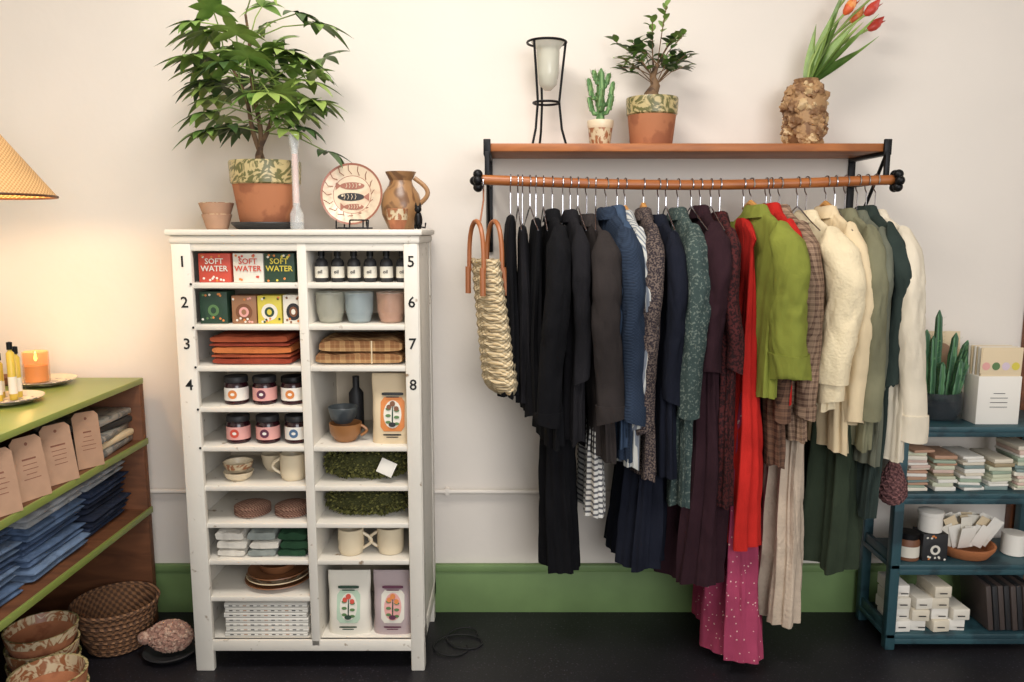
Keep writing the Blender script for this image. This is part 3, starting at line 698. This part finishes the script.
for k in range(200):
    zz=R.uniform(.01,.22); r_=lerp(zz,[(0,.046),(.02,.056),(.06,.066),(.1,.062),(.14,.07),(.19,.054),(.215,.036),(.23,.038)]); a=R.uniform(0,6.28); s_=R.uniform(.009,.019)
    b.ell((x+r_*cos(a),sy+r_*sin(a),SH+max(zz,s_*1.1)),(s_,s_,s_*.75),R.choice((ROCK,ROCK,ROCK2)),9,6,.7,(R.uniform(0,90),R.uniform(0,90),0),k)
TUL=mk('tulip_orange',(220,96,46),(232,150,76),'speck',rough=.45,scale=25,thr=.5); TULR=mk('tulip_red',(194,60,42),rough=.45)
for (tx,tz,m,ty) in((1.125,2.225,TUL,-.16),(1.165,2.21,TUL,-.12),(1.20,2.225,TULR,-.15),(1.235,2.19,TULR,-.1),(1.22,2.28,TUL,-.14),(1.15,2.3,TUL,-.13)):
    p0=V((x,sy,SH+.2)); e=V((tx,ty,tz)); mid=p0.lerp(e,.5)+V((-.02,0,.02)); b.tube([p0,p0.lerp(mid,.5)+V((-.008,0,.006)),mid,mid.lerp(e,.5)+V((-.004,0,.004)),e],.004,LEAFY,7)
    d=(e-mid).normalized(); rt=V((0,0,1)).rotation_difference(d).to_euler(); rd=[math.degrees(q) for q in rt]
    b.lathe([(.003,-.004),(.013,.008),(.017,.024),(.014,.042),(.005,.056),(.001,.058)],e,m,12,rot=rd)
    for q in range(3):
        a=q*2.1; s1=V((cos(a),sin(a),0)); b.leaf(e+s1*.005,d+s1*.25,.064,.032,m,-.05,up=s1,n=5,cup=-.3)
for (dx,dy,dz,L_,w,dr) in((.3,-.1,1,.26,.045,0),(.45,0,1,.26,.04,.02),(.6,-.2,1,.28,.048,.12),(1.0,.1,.8,.27,.042,.1),(1.3,-.1,.75,.27,.035,-.12),(.15,.1,1,.22,.035,0),(.8,-.1,1.1,.3,.04,.1),(.4,-.1,1.1,.34,.035,-.1),(1.0,-.2,1.0,.31,.036,-.05)):
    b.leaf((x,sy,SH+.2),(dx,dy,dz),L_,w,R.choice((LEAF,LEAFY)),dr,up=V((-dz,-.6,dx)),n=9,cup=.35,pw=.7)
b.done()

# ------------------------------------------------------------- left unit
b=B('green_top_shelving_unit'); UX=-1.375; UB=-1.97; yF=-.07; yN=-2.3
b.bx(UB,UX,yN,yF,.935,.957,GTOP,.003)
for zt in(.725,.457):
    b.bx(UB,UX+.0,yN,yF,zt-.02,zt,WOODU,.002); b.bx(UX-.004,UX+.004,yN,yF,zt-.022,zt+.001,GTOP,.001)
b.bx(UB,UX-.002,yF-.03,yF,0,.935,WOODU,.002); b.bx(UB,UX-.002,yN,yN+.03,0,.935,WOODU,.002)
b.bx(UB-.012,UB,yN,yF,.0,.935,WOODU,.001); b.done()
JB=dict(bump=.5,bscale=300,rough=.95,amt=.3,var=14,crum=.6)
JE=[mk('jeans_%d'%i,c,**JB) for i,c in enumerate(((72,90,120),(106,126,154),(46,56,78),(86,106,136),(38,44,60),(164,168,172)))]
def jeans(y,z,seq,w=.3,d=.3):
    b=B('folded_jeans_stack'); sd=R.uniform(0,99)
    for li,m in enumerate(seq):
        h=R.uniform(.038,.047); off=R.uniform(-.025,.008); tl=R.uniform(-.006,.006)
        for half in (0,1):
            rings=[]; hh=h/2; z0=z+hh*half
            for k in range(19):
                t=k/18*2-1; yy=y+w/2*t*(1 if half else .97); e=min(1,(1-abs(t))*9+.35)
                ring=[]
                for i in range(30):
                    a=2*pi*i/30; cx=abs(cos(a))**.6*(1 if cos(a)>0 else -1); cz=abs(sin(a))**.7*(1 if sin(a)>0 else -1)
                    q=.009*noise.noise(V((yy*9+sd,cx*2,z*30+half)))
                    ring.append(V((UX-.045-d/2+off+d/2*cx+q*1.2+(.006*half),yy,max(.458,z0+hh/2+hh/2*cz*e*1.12+q*.7+tl*t))))
                rings.append(ring)
            b.loft(rings,m)
        z+=h*.98
    b.done(70)
jeans(-.27,.461,[JE[2],JE[4],JE[4],JE[2],JE[5]],.26); jeans(-.59,.461,[JE[1],JE[3],JE[0],JE[3],JE[5]],.31); jeans(-.94,.461,[JE[3],JE[1],JE[0],JE[1],JE[0]],.31); jeans(-1.3,.461,[JE[0],JE[1],JE[2],JE[1],JE[0]],.31)
CARDI=mk('card_print',(130,84,66),rough=.8)
for d_ in(2.49,2.335,2.19,2.05,1.9):
    b=B('kraft_seed_card'); yy=d_-2.93; M=Matrix.Translation((UX-.012,yy,.7265))@Euler((math.radians(R.uniform(-3,3)),math.radians(-10),math.radians(-26+R.uniform(-6,6)))).to_matrix().to_4x4()
    w_=.046
    vs=[(-.001,-w_,0),(-.001,w_,0),(-.001,w_,.17),(-.001,w_-.014,.184),(-.001,-w_+.014,.184),(-.001,-w_,.17)]; vs+=[(.002,y,z) for _,y,z in vs]
    b.add(vs,[[5,4,3,2,1,0],[6,7,8,9,10,11]]+[[i,(i+1)%6,6+(i+1)%6,6+i] for i in range(6)],KRAFT,False,M)
    for k in range(5):
        w=R.uniform(.014,.026); z=.115-k*.014; hh=.002 if k else .005; b.add([(.0026,-w,z),(.0026,w,z),(.0026,w,z+hh),(.0026,-w,z+hh)],[[0,1,2,3]],CARDI,False,M)
    b.add([(.0026,.005*cos(t),.162+.005*sin(t)) for t in [2*pi*i/12 for i in range(12)]],[list(range(12))],CARDI,False,M)
    b.done()
PK=mk('grey_packet',(150,146,138),(106,106,104),'marble',rough=.3,scale=14)
b=B('packaged_textiles')
for k in range(5): b.box((UX-.12+R.uniform(-.02,.01),-.25,.739+k*.026),(.2,.27,.025),[PK,KRAFTL,PK,CHAR,PK][k],.009,(R.uniform(-2,2),0,R.uniform(-9,9)))
b.done()
PT=mk('plate_painted',(222,208,184),(130,118,114),'marble',rough=.35,scale=26)
U=.9575
plate('painted_plate',-1.66,-.2,U,.1,PT,CREAM)
FLM=mk('flame',(255,190,80),emis=12); 
b=B('lit_candle_jar'); x,y=-1.69,-.2; z=U+.008
b.lathe([(.038,0),(.042,.003),(.042,.11),(.039,.11),(.038,.065),(.001,.065)],(x,y,z),mk('amber_glass',(226,160,96),rough=.08,alpha=.4),28)
b.lathe([(.001,.004),(.036,.005),(.036,.062),(.001,.063)],(x,y,z),mk('amber_wax',(206,128,70),rough=.5,emis=.15),20)
b.tube([(x,y,z+.06),(x,y,z+.078)],.001,INK,5); b.lathe([(.002,0),(.006,.008),(.004,.02),(.0005,.034)],(x,y,z+.076),FLM,10); b.done()
plate('painted_plate',-1.6,-.5,U,.1,PT,CREAM)
b=B('perfume_vial_set')
for k,(dx,dy) in enumerate(((-.04,.0),(-.005,-.01),(.03,.01),(-.03,.04),(.02,.05))):
    h=.11+.02*(k%3); b.lathe([(.011,0),(.012,.003),(.012,h),(.006,h+.008),(.006,h+.012)],(-1.62+dx,-.5+dy,U+.0075),mk('gold_vial',(204,176,70),rough=.3),14)
    b.lathe([(.0125,.02),(.0125,h*.5)],(-1.62+dx,-.5+dy,U+.0075),OFFW,14,c0=False,c1=False)
    b.lathe([(.0085,h+.012),(.0085,h+.035),(.001,h+.037)],(-1.62+dx,-.5+dy,U+.0075),BLK,12)
b.done()
b=B('amber_bottle'); b.lathe([(.02,0),(.022,.003),(.022,.07),(.01,.085),(.01,.1),(.012,.1),(.012,.12),(.001,.12)],(-1.84,-.25,U),GB,18); b.done()
b=B('small_dark_dish'); b.lathe([(.03,0),(.04,.004),(.045,.03),(.041,.03),(.001,.008)],(-1.8,-.2,U),BRN,24); b.done()
RAT=mk('rattan_shade',(214,172,118),(190,142,88),'weave',rough=.8,scale=420,bump=.6,emis=.22)
b=B('pendant_lamp'); x,y=-1.6,-.6
b.lathe([(.232,1.6),(.04,1.855),(.036,1.855),(.228,1.603)],(x,y,0),RAT,48,c0=False,c1=False)
b.tube([(x+.23*cos(t),y+.23*sin(t),1.601) for t in [2*pi*i/40 for i in range(41)]],.004,WOODD,6)
b.tube([(x,y,1.84),(x,y,3.1)],.004,INK,8); b.lathe([(.04,1.85),(.02,1.9),(.001,1.9)],(x,y,0),WOODD,20)
b.lathe([(.05,3.07),(.05,3.0999)],(x,y,0),WOODD,20)
b.lathe([(.018,1.78),(.018,1.85)],(x,y,0),BLK,14)
b.ell((x,y,1.745),(.03,.03,.04),mk('bulb',(255,214,150),emis=15)); b.done()

# floor items
def basket(name,x,y,z,rt,rb,h,m,m2=None,rim=None):
    b=B(name); pr=[]; n=9
    for k in range(n*2+1):
        q=k/(n*2); pr.append((rb+(rt-rb)*q**.7+(.004 if k%2 else -.002),h*q))
    inner=[(rt*.94,h*.98),(rb*.95,h*.12),(.001,h*.1)]
    mats=[m if (k//2)%3 else (m2 or m) for k in range(n*2)]+[rim or m,m,m]
    b.lathe(pr+inner,(x,y,z),m,36,mats=mats)
    b.tube([(x+rt*cos(t),y+rt*sin(t),z+h) for t in [2*pi*i/36 for i in range(37)]],.006,rim or m,8); b.done()
BSK=mk('basket_brown',(134,94,62),(84,58,40),'weave',rough=.85,scale=200,bump=1); BSK2=mk('basket_dark',(84,58,42),(146,106,74),'weave',rough=.85,scale=200,bump=1)
basket('woven_basket',-1.44,-.26,0,.145,.09,.17,BSK,BSK2,BSK2)
b=B('marbled_planter_stack')
for k in range(3): b.lathe([(.075,0),(.08,.004),(.105,.07),(.11,.1),(.104,.1),(.095,.07),(.001,.02)],(-1.55,-.52,k*.055),TERRA,36,mats=[None,None,MARB2,MARB,MARB2,TERRA])
b.done()
b=B('marbled_planter')
for k in range(2): b.lathe([(.075,0),(.08,.004),(.1,.08),(.108,.13),(.1,.13),(.09,.08),(.001,.02)],(-1.40,-.74,k*.05),TERRA,36,mats=[None,None,TERRA,MARB,MARB2,TERRA])
b.done()
b=B('marbled_planter'); 
for k in range(3): b.lathe([(.075,0),(.08,.004),(.1,.08),(.108,.13),(.1,.13),(.09,.08),(.001,.02)],(-1.64,-.84,k*.05),TERRA,36,mats=[None,None,MARB,MARB,MARB2,TERRA])
b.done()
FUZ=mk('fuzzy_wool',(162,124,108),(192,160,140),'speck',rough=.95,scale=60,bump=1,bscale=60)
b=B('woolly_sheep_toy'); x,y=-1.215,-.33
b.lathe([(.05,0),(.07,.004),(.095,.025),(.09,.027),(.06,.012),(.001,.01)],(x,y,0),CHAR,28)
for k in range(420):
    a=R.uniform(0,6.28); u=R.uniform(-.9,1); rr=(1-u*u)**.5; b.ell((x+.074*rr*cos(a),y+.05*rr*sin(a),.072+.05*u),.008,FUZ,6,4,.3,None,k)
b.ell((x,y,.07),(.074,.05,.05),FUZ); b.ell((x-.082,y-.02,.075),(.026,.022,.024),FUZ,12,8)
for s_ in(-1,1): b.ell((x-.08,y-.02+s_*.024,.09),(.007,.014,.006),FUZ,8,6)
b.done()
b=B('power_cord'); pts=[]
for k in range(70):
    t=k/69; pts.append((-.2+.07*cos(t*13)+.03*sin(t*5),-.2-.1*t+.06*sin(t*13),.004+.004*(1+sin(t*11))*.5))
b.tube(pts,.0035,INK,6); b.done()

# ------------------------------------------------------------- teal shelf
b=B('teal_display_shelf'); tx0,tx1,ty0,ty1=1.345,1.97,-.30,-.05
ZT=[.83,.587,.325,.062]
for x in(tx0,tx1-.035):
    for y in(ty0,ty1-.035): b.bx(x,x+.035,y,y+.035,0,.81,TEAL,.004)
for i,zz in enumerate(ZT):
    e=.012 if i==0 else 0
    b.bx(tx0-e,tx1+e,ty0-e,ty1+.0,zz-.02,zz,TEAL,.004)
    if i: b.bx(tx0+.005,tx0+.02,ty0+.02,ty1-.02,zz,zz+.035,TEAL,.002)
    b.bx(tx0,tx1,ty0+.002,ty0+.016,zz-.04,zz-.018,TEAL,.002)
b.done()
z=ZT[0]; x=1.53; y=-.17
b=B('cactus_in_glass_planter'); b.lathe([(.055,0),(.07,.003),(.088,.04),(.084,.1),(.08,.1),(.084,.04),(.066,.008),(.001,.006)],(x,y,z),mk('dark_glass',(60,66,70),rough=.08,alpha=.6),32)
b.lathe([(.06,.008),(.078,.04),(.077,.07),(.001,.075)],(x,y,z),SOIL,28)
CA2=mk('cactus_deep',(60,102,70),(92,140,94),'stripe',rough=.5,scale=420,thr=.5)
for dx,dy,h,l in((0,0,.33,-.01),(-.025,-.02,.24,-.01),(.03,-.01,.25,.02),(-.045,.02,.19,-.03),(.055,-.02,.2,.045),(.01,.03,.25,0),(.06,.02,.14,.05),(-.01,-.045,.15,0),(.035,-.045,.16,.02),(-.03,.0,.26,-.02),(.045,.01,.22,.06)):
    cactus(b,x+dx,y+dy,z+.06,h,.0135,CA2,(l,0),5)
b.done()
b=B('greeting_card_box'); x=1.69; y=-.235
b.box((x,y,z+.085),(.15,.085,.17),WHITE,.002); 
for k in range(6): b.box((x-.0+R.uniform(-.003,.003),y-.032+k*.013,z+.14),(.14,.008,.26),WHITE if k%2 else KRAFTL,.001,(R.uniform(-2,2),0,0))
f=y-.0385
b.box((x,f+.002,z+.225),(.142,.002,.09),KRAFTL,0)
for i in range(4):
    for j in range(2): b.disc((x-.051+i*.034,f-.0002,z+.205+j*.042),.014,.014,(PINK,RED,GRN,ORG,LILAC,PINK,YEL,RED)[i*2+j],14)
for k in range(4): b.box((x,y-.0432,z+.11-k*.016),(.06 if k else .04,.001,.002),CHAR,0)
b.done()
b=B('leaning_tan_print'); b.box((1.585,-.07,z+.15),(.16,.006,.3),KRAFTL,.001,(-6,0,0)); b.disc((1.585,-.0755,z+.2),.05,.06,KRAFT,nrm='y',tilt=-.1); b.done()
PAL=[pc('p%d'%i,c) for i,c in enumerate(((216,206,186),(156,172,150),(210,182,168),(200,202,176),(124,142,138),(184,144,118),(228,220,202),(156,140,110),(228,224,214),(228,224,214)))]
def stacks(name,x0,x1,z,hmax,dep=.15,y=-.2,w=.075):
    xx=x0
    while xx<x1:
        b=B(name); zz=z; c=xx+w/2; top=z+R.uniform(hmax*.55,hmax)
        while zz<top:
            h=R.uniform(.008,.016); rz=R.uniform(-8,8); b.box((c+R.uniform(-.004,.004),y+R.uniform(-.008,.004),zz+h/2),(w*R.uniform(.8,.95),dep*R.uniform(.85,1),h),R.choice(PAL),.003,(0,0,rz)) 
            zz+=h
        b.done(); xx+=w+.012
stacks('wrapped_soap_stack',1.39,1.86,ZT[1],.16,w=.085)
z=ZT[2]
b=B('amber_candle_jar'); b.lathe([(.036,0),(.04,.003),(.04,.07),(.034,.08)],(1.43,-.24,z),BRN,24); b.lathe([(.0403,.015),(.0403,.055)],(1.43,-.24,z),LBL,24,c0=False,c1=False); b.lathe([(.037,.08),(.037,.1),(.001,.101)],(1.43,-.24,z),BLK,20); b.done()
label_box('black_tea_tin',1.515,z,.09,.1,CHAR,OFFW,y=-.27,dep=.08,dot=CHAR)
b=B('white_lidded_jar'); b.lathe([(.036,0),(.04,.003),(.04,.06),(.043,.062),(.043,.075),(.02,.082),(.001,.083)],(1.512,-.23,z+.1005),WHITE,24); b.done()
b=B('basket_of_paper_tags'); x=1.66;y=-.2
b.lathe([(.07,0),(.08,.004),(.1,.035),(.102,.045),(.094,.045),(.078,.012),(.001,.01)],(x,y,z),mk('basket_orange',(180,112,68),rough=.8,bump=.6),32)
for k in range(30):
    a=(k%15-7)*.011; b.box((x+a,y+R.uniform(-.04,.04),z+.075+(.03 if k<15 else 0)),(.045,.002,.085),R.choice((WHITE,OFFW,KRAFTL)),.0005,(R.uniform(-16,16),a*500*.9+R.uniform(-8,8),R.uniform(-12,12)))
b.done()
b=B('white_candle_jar'); b.lathe([(.036,0),(.04,.003),(.04,.08),(.001,.081)],(1.84,-.2,z),WHITE,24); b.done()
b=B('white_soap_box_stack'); z=ZT[3]
for i in range(4):
    for k in range((4,3,4,2)[i]):
        b.box((1.405+i*.07+R.uniform(-.004,.004),-.22+R.uniform(-.01,.01),z+.022+k*.043),(.062,.12,.042),R.choice((WHITE,OFFW,PAL[0],PAL[4] if i==0 else WHITE)),.003,(0,0,R.uniform(-6,6)))
        b.box((1.405+i*.07,-.2945,z+.022+k*.043),(.026,.001,.004),CHAR,0)
b.done()
b=B('dark_notebook_row')
for k in range(8): b.box((1.72+k*.022,-.2+R.uniform(-.003,.003),z+.09),(.018,.17,.17),CHAR if k%2 else pc('nb',(70,60,56)),.002,(0,-8,0))
b.done()
NET=mk('net_mauve',(146,100,96),(96,62,64),'weave',rough=.9,scale=300,bump=1)
b=B('crochet_net_bag'); x,y=1.30,-.36
b.lathe([(.002,0),(.03,.008),(.046,.04),(.042,.08),(.026,.12),(.012,.15),(.008,.155)],(x,y,.57),NET,16)
for k in range(10):
    for sgn in(1,-1): b.tube([(x+lerp(q*.15,[(0,.01),(.01,.032),(.04,.048),(.08,.044),(.12,.028),(.15,.014)])*cos(k*.628+sgn*q*3),y+lerp(q*.15,[(0,.01),(.01,.032),(.04,.048),(.08,.044),(.12,.028),(.15,.014)])*sin(k*.628+sgn*q*3),.57+q*.15) for q in [i/8 for i in range(9)]],.0025,NET,5)
for s_ in(-1,1): b.tube([(x,y,.72),(x+.012+s_*.012,y+.02,.77),(1.335,-.315,.815),(1.35,-.312,.815)],.003,NET,6)
b.done()

# ------------------------------------------------------------- lights / camera
def area(n,loc,rot,sx,sy_,e,col):
    l=bpy.data.lights.new(n,'AREA'); l.shape='RECTANGLE'; l.size=sx; l.size_y=sy_; l.energy=e; l.color=col
    o=bpy.data.objects.new(n,l); o.location=loc; o.rotation_euler=[math.radians(a) for a in rot]; bpy.context.collection.objects.link(o)
area('window_daylight',(1.3,-4.9,2.1),(84,0,12),2.6,1.8,104,(.96,.97,1))
area('ceiling_light',(-.3,-1.5,3.05),(0,0,0),1.0,.8,52,(1,.94,.87))
l=bpy.data.lights.new('lamp_bulb','POINT'); l.energy=7; l.color=(1,.72,.4); l.shadow_soft_size=.04
o=bpy.data.objects.new('lamp_bulb',l); o.location=(-1.6,-.6,1.66); bpy.context.collection.objects.link(o)
l=bpy.data.lights.new('candle_flame_light','POINT'); l.energy=.4; l.color=(1,.55,.2); l.shadow_soft_size=.01
o=bpy.data.objects.new('candle_flame_light',l); o.location=(-1.69,-.2,1.1); bpy.context.collection.objects.link(o)
w=bpy.data.worlds.new('World'); bpy.context.scene.world=w; w.use_nodes=True; w.node_tree.nodes['Background'].inputs[0].default_value=(.97,.96,.95,1); w.node_tree.nodes['Background'].inputs[1].default_value=.6
cd=bpy.data.cameras.new('Camera'); cd.sensor_width=36; cd.lens=780/1024*36; cd.clip_start=.05
co=bpy.data.objects.new('Camera',cd); co.location=(0,-2.93,1.5); co.rotation_euler=(math.radians(90-8.07),0,0); bpy.context.collection.objects.link(co)
bpy.context.scene.camera=co
bpy.context.scene.view_settings.view_transform='Standard'
